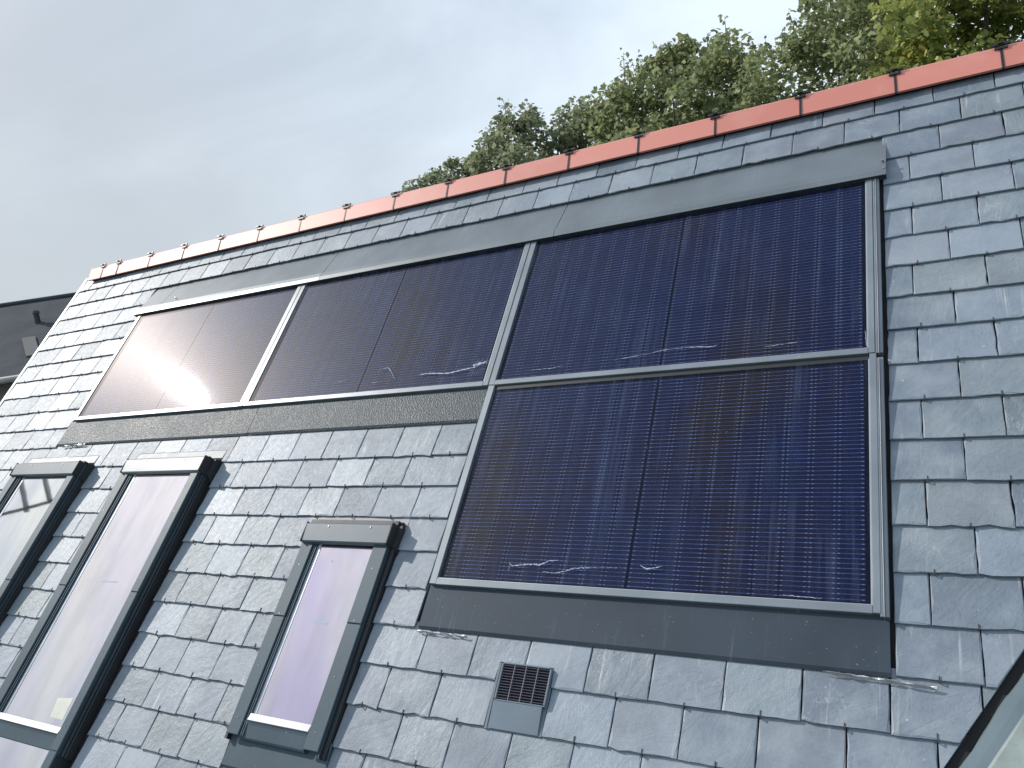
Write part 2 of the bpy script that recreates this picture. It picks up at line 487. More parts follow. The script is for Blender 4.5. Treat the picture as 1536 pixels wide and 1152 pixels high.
def clip(poly):
    out = []
    for i in range(len(poly)):
        a, b = Vector(poly[i]), Vector(poly[(i + 1) % len(poly)])
        da, db = (a - VAL_P).dot(VAL_N), (b - VAL_P).dot(VAL_N)
        if da >= 0: out.append(tuple(a))
        if (da >= 0) != (db >= 0):
            out.append(tuple(a + (b - a) * (da / (da - db))))
    return out

def slate_geo(j, a, b, vh, prof):
    g = .0010
    a += g + random.uniform(0, .001); b -= g + random.uniform(0, .001)
    rough = random.choice([.0006, .0009, .0013, .0022])
    P = []
    vh2 = vh + .028
    skew = random.uniform(-.0012, .0012)
    # tail edge, left to right
    prev = None
    for k, (x, y, t_) in enumerate(prof):
        x = max(x, a); y = min(y, b)
        if k > 0 : x += .002
        if k < len(prof) - 1: y -= .002
        ns = max(2, int((y - x) / .034))
        for i in range(ns + 1):
            f = i / ns
            P.append((x + (y - x) * f, t_ + random.gauss(0, rough) + skew * f + (random.uniform(.002, .006) if random.random() < .04 else 0)))
    sx = random.choice([0.0007, .0012, .0022])
    vb, ve = P[-1][1], vh2
    for i in range(1, 5): P.append((b + random.gauss(-sx * .5, sx * .5), vb + (ve - vb) * i / 5))
    P.append((b, ve)); P.append((a, ve))
    vb = P[0][1]
    for i in range(4, 0, -1): P.append((a + random.gauss(sx * .5, sx * .5), vb + (ve - vb) * i / 5))
    if a > 1.2 or vh < -1.0: P = clip(P)
    if len(P) < 3: return None
    vt = vh - GAUGE
    lift = random.uniform(0, .0022); tilt = random.gauss(0, .010)
    uc = (a + b) / 2
    def top(x, y):
        f = (y - vt) / GAUGE
        return N_TAIL + lift * (1 - f) + (N_HEAD - N_TAIL) * f + tilt * (x - uc) * .35
    n = len(P)
    V = []
    cxm = sum(p[0] for p in P) / n; cym = sum(p[1] for p in P) / n
    ring = []
    for (x, y) in P:                    # dressed, flaked edge: an irregular chamfer all round
        w_ = random.uniform(.0008, .0035) if random.random() < .72 else random.uniform(.004, .010)
        dx, dy = cxm - x, cym - y
        hx, hy = abs(dx) / max(1e-6, (b - a) / 2), abs(dy) / (GAUGE / 2)
        ix = math.copysign(min(w_, abs(dx) * .4), dx) if hx > .8 else 0
        iy = math.copysign(min(w_, abs(dy) * .4), dy) if hy > .8 else 0
        ring.append((x + ix, y + iy, 0))
    for src, dz_ in ((ring, 0), (P, -.0022), (P, -TH)):
        for p_ in src:
            x, y = p_[0], p_[1]
            X = real(x, y, .010)
            V.append((X[0], X[1], top(x, y) + dz_))
    F = [tuple(range(n))]
    for k in (0, n): F += [(k + i, k + n + i, k + n + (i + 1) % n, k + (i + 1) % n) for i in range(n)]
    return V, F

def project(u, v, n=0.0):
    q = Rc @ (Vector((u, v, n)) - Vector((CU, CV, CN)))
    if q.z < .05: return None
    return (768 + FPX * q.x / q.z, 576 + FPX * q.y / q.z)

geos = []
for s_ in slates:
    g = slate_geo(*s_)
    if g is None: continue
    j, a, b, vh, prof = s_
    c = project((a + b) / 2, vh - GAUGE / 2)
    area = 0
    if c and -20 < c[0] < 1556 and -20 < c[1] < 1172:
        q = [project(x, y) for x, y in ((a, vh), (b, vh), (b, vh - GAUGE), (a, vh - GAUGE))]
        if all(q): area = abs(sum(q[i][0] * q[(i + 1) % 4][1] - q[(i + 1) % 4][0] * q[i][1] for i in range(4))) / 2
    geos.append((area, g))
geos.sort(key=lambda x: -x[0])
print('slates', len(geos), 'in view', sum(1 for g in geos if g[0] > 0))
rest = MB()
for i, (area, (V, F)) in enumerate(geos):
    if i < 300:
        o_ = V[0]
        link('slate', mesh('slate', [(x - o_[0], y - o_[1], z - o_[2]) for x, y, z in V], F, M['slate']), roof, loc=o_)
    else: rest.add(V, F)
o = link('slate_courses', mesh('slate_courses', rest.V, rest.F, M['slate']), roof)
tag(o, kind='stuff')

# steel hooks that hold each slate's tail: the ticks over the course lines
hk = MB()
for (j, a, b, vh, prof) in slates:
    vt = vh - GAUGE
    if len(prof) > 1 or (b - a) < .12: continue
    uc = (a + b) / 2
    if b - a > .3: uc = a + .12 if a < 0 else b - .12
    q = Vector((uc, vt))
    if (q - VAL_P).dot(VAL_N) < .03 and (uc > 1.2 and vt < -.9): continue
    X = real(uc, vt, .012)
    L = random.uniform(.010, .020)
    ztop = N_TAIL + .0015
    hk.box(X[0] - .0014, X[0] + .0014, X[1] - .0045, X[1] + L, ztop - .001, ztop + .002)
    hk.box(X[0] - .0014, X[0] + .0014, X[1] - .006, X[1] - .003, ztop - .009, ztop + .002)
o = hk.obj('slate_hook', simple('dull steel hook', (.06, .062, .065), .5, .6), roof); tag(o, kind='stuff')

# verge trim along the left gable edge
vb_ = MB(); vb_.box(U0 - .012, U0 + .028, VB, VT - .02, -.05, .006, .003)
vb_.obj('verge_trim', M['frame'], roof)

# ------------------------------------------------------------------ ridge
AP = (real(0, 1.720, .075)[1], .075)        # apex line of the tiles (v, n)
BT = (real(0, 1.552, .045)[1], .045)        # lower edge of the facing wing
def ridge_mesh(L):
    b = MB()
    t_ = .014
    g = .0035
    a0, a1 = g, L - g
    back = []
    # back wing: mirror of the front one across the vertical plane through the apex
    d = Vector((AP[0] - BT[0], AP[1] - BT[1]))
    # in roof coordinates the vertical direction is (sp, cp); reflect the wing's horizontal component
    up = Vector((sp, cp)); hor = Vector((cp, -sp))
    back_d = -up * d.dot(up) + hor * d.dot(hor)
    A = Vector(AP); B = Vector(BT); Cc = A + back_d
    nf = Vector((-d[1], d[0])).normalized(); 
    if nf[1] < 0: nf = -nf
    P = [B, B - nf * t_, A - up * t_ * 1.35, Cc - up * t_ * 1.2, Cc, A + hor * .012 - up * .004, A + Vector((0, 0)) - d.normalized() * .012 + nf * .001]
    b.prof([(p[0], p[1]) for p in P], a0, a1)
    return b
rj = [2.282 - .4448 * k for k in range(-4, 16)]
rj = [real(x, 1.63, .055)[0] for x in rj]
end = real(-4.79, 1.56, .05)[0]
rj = [x for x in rj if x > end + .12]
rj_full = rj + [real(-4.615, 1.6, .055)[0] if rj[-1] - end > .3 else end]
if rj_full[-1] != end: rj_full.append(end)
rmesh = None
for x1, x0 in zip(rj_full[:-1], rj_full[1:]):
    L = x1 - x0
    if abs(L - .4448 * (1 - .055 / CN)) < .01:
        if rmesh is None:
            o = ridge_mesh(L).obj('ridge_tile', M['tile'], roof, loc=(x0, 0, 0)); rmesh = o.data
        else: link('ridge_tile', rmesh, roof, loc=(x0, random.uniform(-.001, .001), random.uniform(-.001, .0015)), rot=(0, random.uniform(-.002, .002), random.uniform(-.002, .002)))
    else:
        ridge_mesh(L).obj('ridge_tile', M['tile'], roof, loc=(x0, 0, 0))
# clips over the tile joints
upv, horv = (sp, cp), (cp, -sp)
clipmesh = None
for x in rj_full[:-1]:
    if clipmesh is None:
        b = MB()
        d = Vector((AP[0] - BT[0], AP[1] - BT[1])); dn = d.normalized(); nf = Vector((-dn[1], dn[0]))
        def strip(f0, f1, hw, h0, h1):
            A0 = Vector(BT) + d * f0; A1 = Vector(BT) + d * f1
            P = [A0 + nf * h0, A1 + nf * h0, A1 + nf * h1, A0 + nf * h1]
            b.prof([(p[0], p[1]) for p in P], -hw, hw)
        strip(-.05, .86, .0055, -.004, .0035)
        strip(.80, .88, .026, .001, .009)
        strip(.95, 1.06, .038, .003, .012)
        strip(.99, 1.02, .012, .010, .018)
        o = b.obj('ridge_clip', M['black'], roof, loc=(x, 0, 0)); clipmesh = o.data
    else: link('ridge_clip', clipmesh, roof, loc=(x, 0, 0))
# ventilation roll under the tiles
b = MB()
y0 = real(0, 1.528, .01)[1]
b.box(end + .01, U1, y0, BT[0] + .05, .0, .036, .006)
ns = 0
b.obj('ridge_vent_strip', simple('black ridge roll', (.014, .015, .018), .8, bump=.8, bscale=120), roof)

# ------------------------------------------------------------------ flashings round the array
def sheet_piece(name, P, x0, x1, m, parent=roof):
    """open sheet, folded along the profile P of (v, n), 1.5 mm thick"""
    n = len(P)
    V = []; F = []
    for x in (x0, x1):
        for (y, z) in P: V.append((x, y, z))
        for (y, z) in P: V.append((x, y, z - .0015))
    for i in range(n - 1):
        F += [(i, i + 1, 2 * n + i + 1, 2 * n + i), (n + i + 1, n + i, 3 * n + i, 3 * n + i + 1)]
        F += [(i + 1, i, n + i, n + i + 1), (2 * n + i, 2 * n + i + 1, 3 * n + i + 1, 3 * n + i)]
    F += [(0, 2 * n, 3 * n, n), (n - 1, 2 * n - 1, 4 * n - 1, 3 * n - 1)]
    bb = MB(); bb.add(V, F)
    return bb.obj(name, m, parent)

TOPN = .052
v_lip0 = real(0, 1.052, TOPN)[1]; v_lip1 = real(0, 1.008, TOPN)[1]; v_lip2 = real(0, .985, TOPN)[1]
tj = [real(-3.60, 1.05, .03)[0], real(-3.335, 1.1, .03)[0], real(-1.643, 1.1, .03)[0], real(.112, 1.1, .03)[0], real(1.785, 1.1, .03)[0]]
for i in range(4):
    P = [(1.30, -.003), (1.225, -.002), (v_lip0, TOPN - .006), (v_lip1 + .004, TOPN), (v_lip2, TOPN - .004), (v_lip2 + .001, TOPN - .026)]
    o = sheet_piece('top_flashing', P, tj[i] + (.003 if i else 0), tj[i + 1] - .001, M['flash_grey'])
    P2 = [(v_lip0 - .006, TOPN - .0015), (v_lip1 + .004, TOPN + .0018), (v_lip2 - .002, TOPN - .0018), (v_lip2 - .002, TOPN - .03)]
    sheet_piece('flashing_lip', P2, tj[i] + (.002 if i else -.02), tj[i + 1] - .0012, M['lip_sunlit'] if i < 2 else M['flash_grey'])
b = MB()
for (u, v) in ((1.770, 1.075), (1.772, 1.02), (-3.22, 1.085)):
    X = real(u, v, .05); b.tube([(X[0], X[1], TOPN - .004 - (.004 if v > 1.05 else 0)), (X[0], X[1], TOPN + .004)], .005, 8)
tag(b.obj('flashing_screw', M['screw'], roof))

def flat_flash(name, ua, ub, va, vb, n, m):
    A = real(ua, va, n); B = real(ub, vb, n)
    P = [(A[1], n - .002), (A[1] - .012, n), (B[1] + .012, n), (B[1], n - .007)]
    return sheet_piece(name, P, A[0], B[0], m)
flat_flash('bottom_flashing', -3.585, -1.652, -.025, -.238, .017, M['flash_emb'])
flat_flash('bottom_flashing', -1.648, -.035, -.025, -.236, .0185, M['flash_emb'])
flat_flash('bottom_flashing', -.022, 1.752, -1.055, -1.257, .017, M['flash_dark'])

# ------------------------------------------------------------------ solar panels
PW = 1.70
PN = .030                       # glass level
K = 1 - PN / CN
def panel(name_label, ua, va, h, left_rail, right_rail, low_top=False, top_vis=False):
    """ua, va: lower left corner of the glass as seen on the roof plane; h: glass height as seen"""
    X = real(ua, va, PN)
    W_, H_ = PW * K, h * K
    p = empty('solar_panel', basis=MR @ Matrix.Translation((X[0], X[1], 0)))
    tag(p, name_label, 'solar panel', 'in-roof solar panels')
    fr = PN + .005
    # rails
    b = MB(); b.box(-left_rail, -.0003, -.026, H_ + .024, .0, fr, .0015); b.obj('frame_rail', M['frame'], p)
    b = MB(); b.box(W_ + .0003, W_ + right_rail, -.026, H_ + .024, .0, fr, .0015); b.obj('frame_rail', M['frame'], p)
    b = MB(); b.box(0, W_, -.028, -.0003, .004, fr + .001, .0015); b.obj('frame_rail', M['frame'], p)
    b = MB(); b.box(0, W_, H_ + .0003, H_ + .022, .0, fr - (.010 if low_top else 0), .0015); b.obj('frame_rail', M['clad_dark'] if low_top else M['frame'], p)  # lower panel's top rail: shade of the gap put into its dark colour
    b = MB(); b.box(0, W_, 0, H_, .012, .0185); b.obj('backsheet', M['back'], p)
    # cells: two halves of nine columns by six rows
    mx_, my_, gap = .020, .010, .0085
    cw = (W_ - 2 * mx_ - gap) / 18; ch = (H_ - 2 * my_) / 6
    g = .0006
    cb = MB(); cb.box(-cw / 2 + g, cw / 2 - g, -ch / 2 + g * .6, ch / 2 - g * .6, -.0006, .0006)
    cme = mesh('cell', cb.V, cb.F, M['cell'])
    for c in range(18):
        for r in range(6):
            link('cell', cme, p, loc=(mx_ + cw * (c + .5) + (gap if c > 8 else 0), my_ + ch * (r + .5), .0195))
    b = MB(); b.box(0.0002, W_ - .0002, 0.0002, H_ - .0002, PN - .0035, PN); b.obj('glass_pane', M['pvglass'], p)
    # bright glass edge bead
    b = MB(); b.box(W_ - .0045, W_ - .0003, 0, H_, PN, PN + .002); b.box(0.0003, W_ - .005, .0003, .003, PN, PN + .0012)
    b.obj('edge_bead', M['frame_edge'], p)
    return p, X

GU = .9766
pa, Xa = panel('leftmost solar panel of the upper row, with the sun glaring on its glass', -3.5376, 0, GU, .030, .032)
pb, Xb = panel('middle solar panel of the upper row, with a white smear in its lower right corner', -1.7688, 0, GU, .032, .030)
pc, Xc = panel('right-hand solar panel of the upper row, directly above the single lower panel', 0.0, 0, GU, .032, .024)
pd, Xd = panel('single lower solar panel, with squiggly white smears along its bottom edge', 0.004, -1.037, .983, .034, .024, low_top=True)

# cover strips over the joints between panels and channel at the right-hand edge
def strip_v(name, u0, u1, va, vb, n0, n1, m, c=.001):
    A = real(u0, va, n1); B = real(u1, vb, n1)
    bb = MB(); bb.box(A[0], B[0], A[1], B[1], n0, n1, c); return bb.obj(name, m, roof)
strip_v('joint_cover', -1.8065, -1.7985, -.02, .985, .002, .034, M['clad_dark'])
strip_v('joint_cover', -.0395, -.0315, -.02, .985, .002, .034, M['clad_dark'])
for (va, vb) in ((-.026, 1.0), (-1.072, -.048)):
    strip_v('side_channel', 1.7255, 1.7345, va, vb, .002, .033, M['frame'])
    strip_v('side_channel', 1.7355, 1.7385, va, vb, .002, .039, M['frame_edge'])
    strip_v('side_channel', 1.7395, 1.7520, va, vb, .002, .031, M['frame'])
strip_v('side_channel', -3.585, -3.570, -.03, 1.0, .002, .024, M['frame'])

def smear(parent, X, pts, w0, blobs=0):
    """a thin streak of dried sealant lying on the glass"""
    rnd = random.Random(len(pts) * 31 + int(pts[0][0] * 100))
    pts = [real(x, y, PN)[:2] for x, y in pts]
    P = []
    for (a, b) in zip(pts[:-1], pts[1:]):
        for i in range(10):
            f = i / 10; P.append((a[0] + (b[0] - a[0]) * f + rnd.gauss(0, .0008), a[1] + (b[1] - a[1]) * f + rnd.gauss(0, .0007)))
    P.append(pts[-1])
    V = []; F = []
    for i, (x, y) in enumerate(P):
        ww = w0 * rnd.uniform(.2, 1.0) * (.4 + .6 * math.sin(PI * min(1, (i + 2) / (len(P) + 2))))
        V += [(x - X[0], y - X[1] - ww / 2, PN + .0004), (x - X[0] + .001, y - X[1], PN + .0012), (x - X[0], y - X[1] + ww / 2, PN + .0004)]
        if i:
            k = 3 * i; F += [(k - 3, k, k + 1, k - 2), (k - 2, k + 1, k + 2, k - 1)]
    link('dried_smear', mesh('dried_smear', V, F, M['smear']), parent)
smear(pd, Xd, [(.336, -.953), (.352, -.965), (.40, -.958), (.455, -.953), (.475, -.956), (.52, -.935), (.556, -.932)], .008)
smear(pd, Xd, [(.339, -.953), (.341, -.985)], .008)
smear(pd, Xd, [(.50, -.982), (.55, -.986), (.60, -.975), (.63, -.962), (.70, -.957), (.811, -.952)], .006)
smear(pd, Xd, [(.905, -.938), (.93, -.950), (.96, -.946), (.990, -.936)], .007)
smear(pd, Xd, [(1.426, -1.021), (1.482, -1.022), (1.55, -1.024)], .004)
smear(pc, Xc, [(.80, .080), (.85, .090), (.964, .094), (1.084, .082), (1.10, .09)], .006)
smear(pc, Xc, [(.62, .060), (.80, .078)], .004)
smear(pc, Xc, [(1.30, .055), (1.378, .06), (1.46, .064)], .004)
smear(pc, Xc, [(.18, .046), (.30, .046), (.36, .055)], .004)
smear(pc, Xc, [(1.690, .085), (1.692, .04), (1.694, .015)], .010)
smear(pb, Xb, [(-.52, .085), (-.45, .089), (-.39, .083), (-.314, .076), (-.241, .088), (-.153, .100), (-.094, .130)], .010)
for k in range(6):
    x = -.165 + .014 * k
    smear(pb, Xb, [(x + .02, .150 - .01 * (k % 2)), (x, .10), (x - .012, .045)], .005)
smear(pb, Xb, [(-.17, .112), (-.09, .128)], .018)
smear(pb, Xb, [(-.803, .150), (-.746, .158), (-.715, .13), (-.69, .10), (-.664, .072)], .006)
smear(pb, Xb, [(-1.136, .09), (-1.045, .091), (-1.011, .116)], .004)
smear(pb, Xb, [(-.82, .06), (-.75, .064)], .005)
smear(pa, Xa, [(-3.1, .0035), (-3.06, .03)], .004)

# scraps of foil sticking out from under the flashings
def foil(ua, ub, va, vb, wd=.02):
    V = []; F = []
    nseg = 16
    for i in range(nseg + 1):
        f = i / nseg
        X = real(ua + (ub - ua) * f, va + (vb - va) * f, .016)
        V += [(X[0], X[1] + wd * random.uniform(.2, .8), .016 + random.uniform(0, .008)), (X[0] + random.uniform(-.003, .003), X[1] + random.uniform(-.2, .3) * wd, .018 + random.uniform(0, .012)),
              (X[0], X[1] - wd * random.uniform(.2, .7), .012 + random.uniform(0, .004))]
        if i:
            k = 3 * i; F += [(k - 3, k, k + 1, k - 2), (k - 2, k + 1, k + 2, k - 1)]
    link('foil_scrap', mesh('foil_scrap', V, F, M['foil']), roof)
foil(1.56, 1.875, -1.262, -1.278, .009)
foil(-.02, .23, -1.268, -1.272, .010)
foil(-3.50, -3.23, -.25, -.243, .016)


# ------------------------------------------------------------------ roof windows
def tri(a): return a
def conv(u, v, n0, n1):
    """seen at height n0 -> same sight line at height n1"""
    k = (CN - n1) / (CN - n0)
    return (CU + (u - CU) * k, CV + (v - CV) * k)

def skylight(uL, uiL, ugL, ugR, uR, vtop, vbot, vglass_top, vglass_bot, H, vmid, gm, hood_bright, hood, tray, second=False, bars=False):
    """all positions in true roof coordinates; H height of the frame"""
    s = MB()
    # curb: outer upstand in two steps, hollow in the middle
    st = .022
    for (x0, x1) in ((uL - st * .6, uiL), (ugR + .004, uR + st)):
        pass
    s.box(uR - .002, uR + st * .35, vbot - .02, vtop, .0, H - .012)
    s.box(uR + st * .35, uR + st, vbot - .02, vtop, .0, H * .55, .003)
    s.box(uL - st * .5, uL + .002, vbot - .02, vtop, .0, H - .014)
    s.box(uL, uR, vtop - .03, vtop, -.05, H - .012)
    s.box(uL + .002, ugL + .004, vbot + .01, vtop - .03, -.05, H - .020)
    s.box(ugR - .004, uR - .002, vbot + .01, vtop - .03, -.05, H - .020)
    win = s.obj('skylight', M['clad_dark'], house, basis=MR, pinv=HINV)
    # side cladding, upper and lower lengths with a joint between
    for (x0, x1) in ((uL, uiL), (ugR + .006, uR)):
        for (y0_, y1_, dz_) in ((vbot, vmid - .001, 0.0), (vmid + .001, vtop - .03, .0012)):
            b = MB(); b.box(x0, x1, y0_, y1_, H - .010, H + dz_, .0025); b.obj('side_cladding', M['clad'], win)
    # gaskets between cladding and glass on the left: two thin ridges
    b = MB()
    for q in (.30, .70):
        x = uiL + (ugL - uiL) * q
        b.box(x - .003, x + .003, vbot, vtop - .04, H - .020, H - .006, .001)
    b.obj('gasket', M['clad'], win)
    b = MB()
    for q in range(2):
        b.box(uR + .002 + q * .008, uR + .005 + q * .008, vbot - .015, vtop - .02, H - .022 - q * .012, H - .010 - q * .014)
    b.obj('gasket', M['clad'], win)
    # inner lining and a dark room under the glass
    gz = H - .017
    b = MB()
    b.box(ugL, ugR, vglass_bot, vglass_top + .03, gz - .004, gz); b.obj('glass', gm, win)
    b = MB()
    b.box(ugL - .01, ugR + .01, vbot + .02, vtop - .035, -.42, -.40); b.obj('room_lining', M['clad'], win)
    b = MB()
    b.box(ugL - .004, ugL + .016, vglass_bot, vglass_top + .03, gz + .0004, gz + .002)  # spacer at left; its blue also paints in the frame's reflection
    b.obj('spacer_reflection', simple('bluish spacer and reflection', (.42, .46, .52), .35, .3), win)
    # bottom sash: bright lip, body, face
    yl = vglass_bot
    b = MB(); b.prof([(yl + .012, gz + .001), (yl + .012, H - .006), (yl - .016, H + .002), (yl - .020, H - .004), (yl - .020, gz)], ugL - .006, ugR + .004)
    b.obj('sash_lip', M['bright'] , win)
    b = MB(); b.prof([(yl - .0205, -.0), (yl - .0205, H - .006), (yl - .034, H - .009), (vbot - .002, H - .014), (vbot - .010, H - .02), (vbot - .012, .0)], uiL - .002, ugR + .003)
    b.obj('bottom_sash', M['clad'], win)
    # hood over the top
    hL, hR, hvT, hvB, hn = hood
    b = MB()
    P = [(hvT + .012, .012), (hvT, hn - .004), (hvT - .006, hn), (hvB + .004, hn - .004), (hvB - .002, hn - .010), (hvB - .004, hn - .030), (hvB + .01, hn - .032), (hvB + .012, .012)]
    b.prof(P, hL, hR)
    b.obj('hood', hood_bright, win)
    b = MB(); b.box(hR, hR + .010, hvB - .002, hvT + .008, .004, hn + .0015, .003)
    b.prof([(hvT + .03, .003), (hvT + .01, hn * .45), (hvB, hn * .5), (hvB - .03, .004)], hR + .010, hR + .032)
    b.obj('hood_end_cap', M['clad_dark'], win)
    b = MB(); b.box(hL - .006, hL, hvB - .002, hvT + .006, .004, hn + .001, .002)
    b.obj('hood_end_cap', M['clad_dark'], win)
    b = MB()
    for q in (.28, .78):
        x = hL + (hR - hL) * q; yq = hvT - .018
        b.tube([(x, yq, hn - .004), (x, yq, hn + .002)], .004, 8)
    for q in (.2, .45, .7, .93):
        yq = vtop - .05 + (vbot - vtop + .05) * q
        for x in ((uL + uiL) / 2, (ugR + uR) / 2):
            b.tube([(x, yq, H - .004), (x, yq, H + .0022)], .0028, 8)
    b.obj('cladding_screw', M['screw'], win)
    # pale tray above, apron below
    ta, tb, tv0, tv1 = tray
    b = MB(); b.prof([(tv0 + .06, .003), (tv0 - .002, .008), (tv1, .015), (tv1 - .01, .004)], ta, tb)
    b.obj('head_flashing', M['tray'], win)
    return win

def cv(u, v, n1, n0=.07): return conv(u, v, n0, n1)
# small window
Hc = .055
uL = cv(-.785, -1.4, Hc)[0]; uiL = cv(-.713, -1.4, Hc)[0]; ugL = cv(-.685, -1.4, Hc)[0]; ugR = cv(-.350, -1.36, Hc)[0]; uR = cv(-.264, -1.36, Hc)[0]
h0 = conv(-.786, -.829, .085, .08); h1 = conv(-.272, -.923, .085, .08)
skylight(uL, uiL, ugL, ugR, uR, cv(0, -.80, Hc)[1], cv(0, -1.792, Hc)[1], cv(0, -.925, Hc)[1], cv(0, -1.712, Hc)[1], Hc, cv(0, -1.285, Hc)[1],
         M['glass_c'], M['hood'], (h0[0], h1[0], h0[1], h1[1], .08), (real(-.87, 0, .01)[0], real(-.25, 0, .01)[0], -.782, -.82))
# apron of the small window
b = MB(); A = real(-.815, -1.775, .013); B = real(-.255, -1.915, .013)
b.prof([(A[1] + .03, .02), (A[1], .016), (B[1] + .01, .014), (B[1], .006)], A[0], B[0])
b.obj('apron_flashing', M['clad'], roof)

Hb = .085
def big(uL, uiL, ugL, ugR, uR, vbot, vgb, hl, hr, tl, tr, gm, hm):
    f = lambda u: cv(u, -1.2, Hb)[0]
    h0 = conv(hl, -.428, .085, .105); h1 = conv(hr, -.518, .085, .105)
    return skylight(f(uL), f(uiL), f(ugL), f(ugR), f(uR), cv(0, -.41, Hb)[1], cv(0, vbot, Hb)[1], cv(0, -.53, Hb)[1], cv(0, vgb, Hb)[1], Hb, cv(0, -1.24, Hb)[1],
                    gm, hm, (h0[0], h1[0], h0[1], h1[1], .105), (real(tl, 0, .01)[0], real(tr, 0, .01)[0], -.336, -.40))
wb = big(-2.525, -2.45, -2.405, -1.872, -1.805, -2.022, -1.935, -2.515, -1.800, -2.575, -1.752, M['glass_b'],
    m_sheet('hood cladding with painted sheen', (.22, .24, .26), .42, .0, spec=.6, streak=.1))  # paler hood copy, its whitish reflection put into the colour
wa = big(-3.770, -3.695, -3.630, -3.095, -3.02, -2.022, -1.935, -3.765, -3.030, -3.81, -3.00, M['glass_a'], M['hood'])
# coupled lower lights below both big windows
def lower_light(uL, uiL, ugL, ugR, uR, gm):
    f = lambda u: cv(u, -1.9, Hb)[0]
    uL, uiL, ugL, ugR, uR = map(f, (uL, uiL, ugL, ugR, uR))
    vt = cv(0, -2.035, Hb)[1]; vb2 = vt - .62
    s = MB()
    s.box(uR - .002, uR + .008, vb2, vt, .0, Hb - .012); s.box(uL - .008, uL, vb2, vt, .0, Hb - .012)
    s.box(uL, ugL + .004, vb2 - .02, vt, -.05, Hb - .020); s.box(ugR - .004, uR - .002, vb2 - .02, vt, -.05, Hb - .020)
    s.box(uL - .008, uR + .008, vb2 - .05, vb2 - .001, .0, Hb - .012)
    win = s.obj('lower_skylight', M['clad_dark'], house, basis=MR, pinv=HINV)
    for (x0, x1) in ((uL, uiL), (ugR + .006, uR)):
        b = MB(); b.box(x0, x1, vb2, vt + .012, H_ := Hb - .010, Hb, .0025); b.obj('side_cladding', M['clad'], win)
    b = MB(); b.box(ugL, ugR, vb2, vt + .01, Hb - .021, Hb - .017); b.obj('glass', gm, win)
    b = MB(); b.box(ugL - .01, ugR + .01, vb2, vt, -.42, -.40); b.obj('room_lining', M['clad'], win)
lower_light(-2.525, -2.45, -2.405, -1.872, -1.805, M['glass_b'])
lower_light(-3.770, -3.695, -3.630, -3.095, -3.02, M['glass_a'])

# ------------------------------------------------------------------ roof vent
A = real(.404, -1.352, .012); B = real(.636, -1.592, .012)
vb0 = MB()
vb0.box(A[0], B[0], B[1], A[1], .0, .011, .002)
x0, x1 = real(.425, 0, .02)[0], real(.622, 0, .02)[0]
yt, yb = real(0, -1.358, .02)[1], real(0, -1.486, .02)[1]
vb0.box(x0 - .008, x0, yb, yt, .011, .028, .002); vb0.box(x1, x1 + .008, yb, yt, .011, .028, .002)
vb0.box(x0, x1, yt, yt + .006, .011, .028, .002); vb0.box(x0 - .008, x1 + .008, yb - .006, yb, .011, .026, .002)
vb0.prof([(yb - .006, .024), (yb - .006, .0112), (B[1] + .004, .0112), (B[1] + .004, .014)], x0 - .010, x1 - .004)
vent = vb0.obj('roof_vent', m_sheet('slate grey vent plastic', (.12, .16, .20), .55, 0, spec=.6, streak=.1), house, basis=MR, pinv=HINV)
b = MB(); b.box(x0, x1, yb, yt, .0112, .013); b.obj('vent_opening', M['black'], vent)
nl = 13
lm = None
for i in range(nl):
    y = yb + (yt - yb) * (i + .5) / nl
    if lm is None:
        b = MB(); b.prof([(-.0028, .0), (-.0012, .0), (.0016, .011), (.0, .0115)], x0, x1)
        o = b.obj('louvre_slat', simple('vent slat', (.05, .05, .075), .4), vent, loc=(0, y, .0135)); lm = o.data
    else: link('louvre_slat', lm, vent, loc=(0, y, .0135))
for k in (.25, .5, .75):
    x = x0 + (x1 - x0) * k
    b = MB(); b.box(x - .0012, x + .0012, yb, yt, .0135, .0262); b.obj('vent_rib', simple('vent rib', (.16, .16, .20), .4), vent)
b = MB(); b.box(A[0] - .003, A[0] + .008, B[1], A[1], .008, .0135, .001); b.obj('vent_side_trim', M['flash_grey'], vent)

# ------------------------------------------------------------------ valley with its lead and the felted roof beyond it
D = VAL_D; Nn = -VAL_N         # Nn points away from the slates
def val(t_, w_, n): 
    p = VAL_P + D * t_ + Nn * w_; return (p[0], p[1], n)
T0, T1 = -3.0, 2.4
def ribbon(name, prof_, m, parent, jit=0.0, nseg=60):
    V = []; F = []
    k = len(prof_)
    for i in range(nseg + 1):
        t_ = T0 + (T1 - T0) * i / nseg
        for q, (w_, n) in enumerate(prof_): V.append(val(t_, w_ + (random.gauss(0, jit) if q in (0, 1) else 0), n))
        if i:
            a = (i - 1) * k; c = i * k
            for q in range(k - 1): F.append((a + q, a + q + 1, c + q + 1, c + q))
    bb = MB(); bb.add(V, F); return bb.obj(name, m, parent)
ribbon('valley_channel', [(-.004, -.003), (.006, -.035), (.030, -.035), (.034, -.006)], M['black'], roof)
ribbon('valley_lead', [(.026, -.010), (.028, .006), (.060, .010), (.082, .012), (.092, .020)], M['lead'], roof, jit=.003)
dorm = ribbon('felt_slope', [(.084, .017), (.089, .030), (.5, .035), (1.6, .06)], M['felt'], roof, jit=.0025)

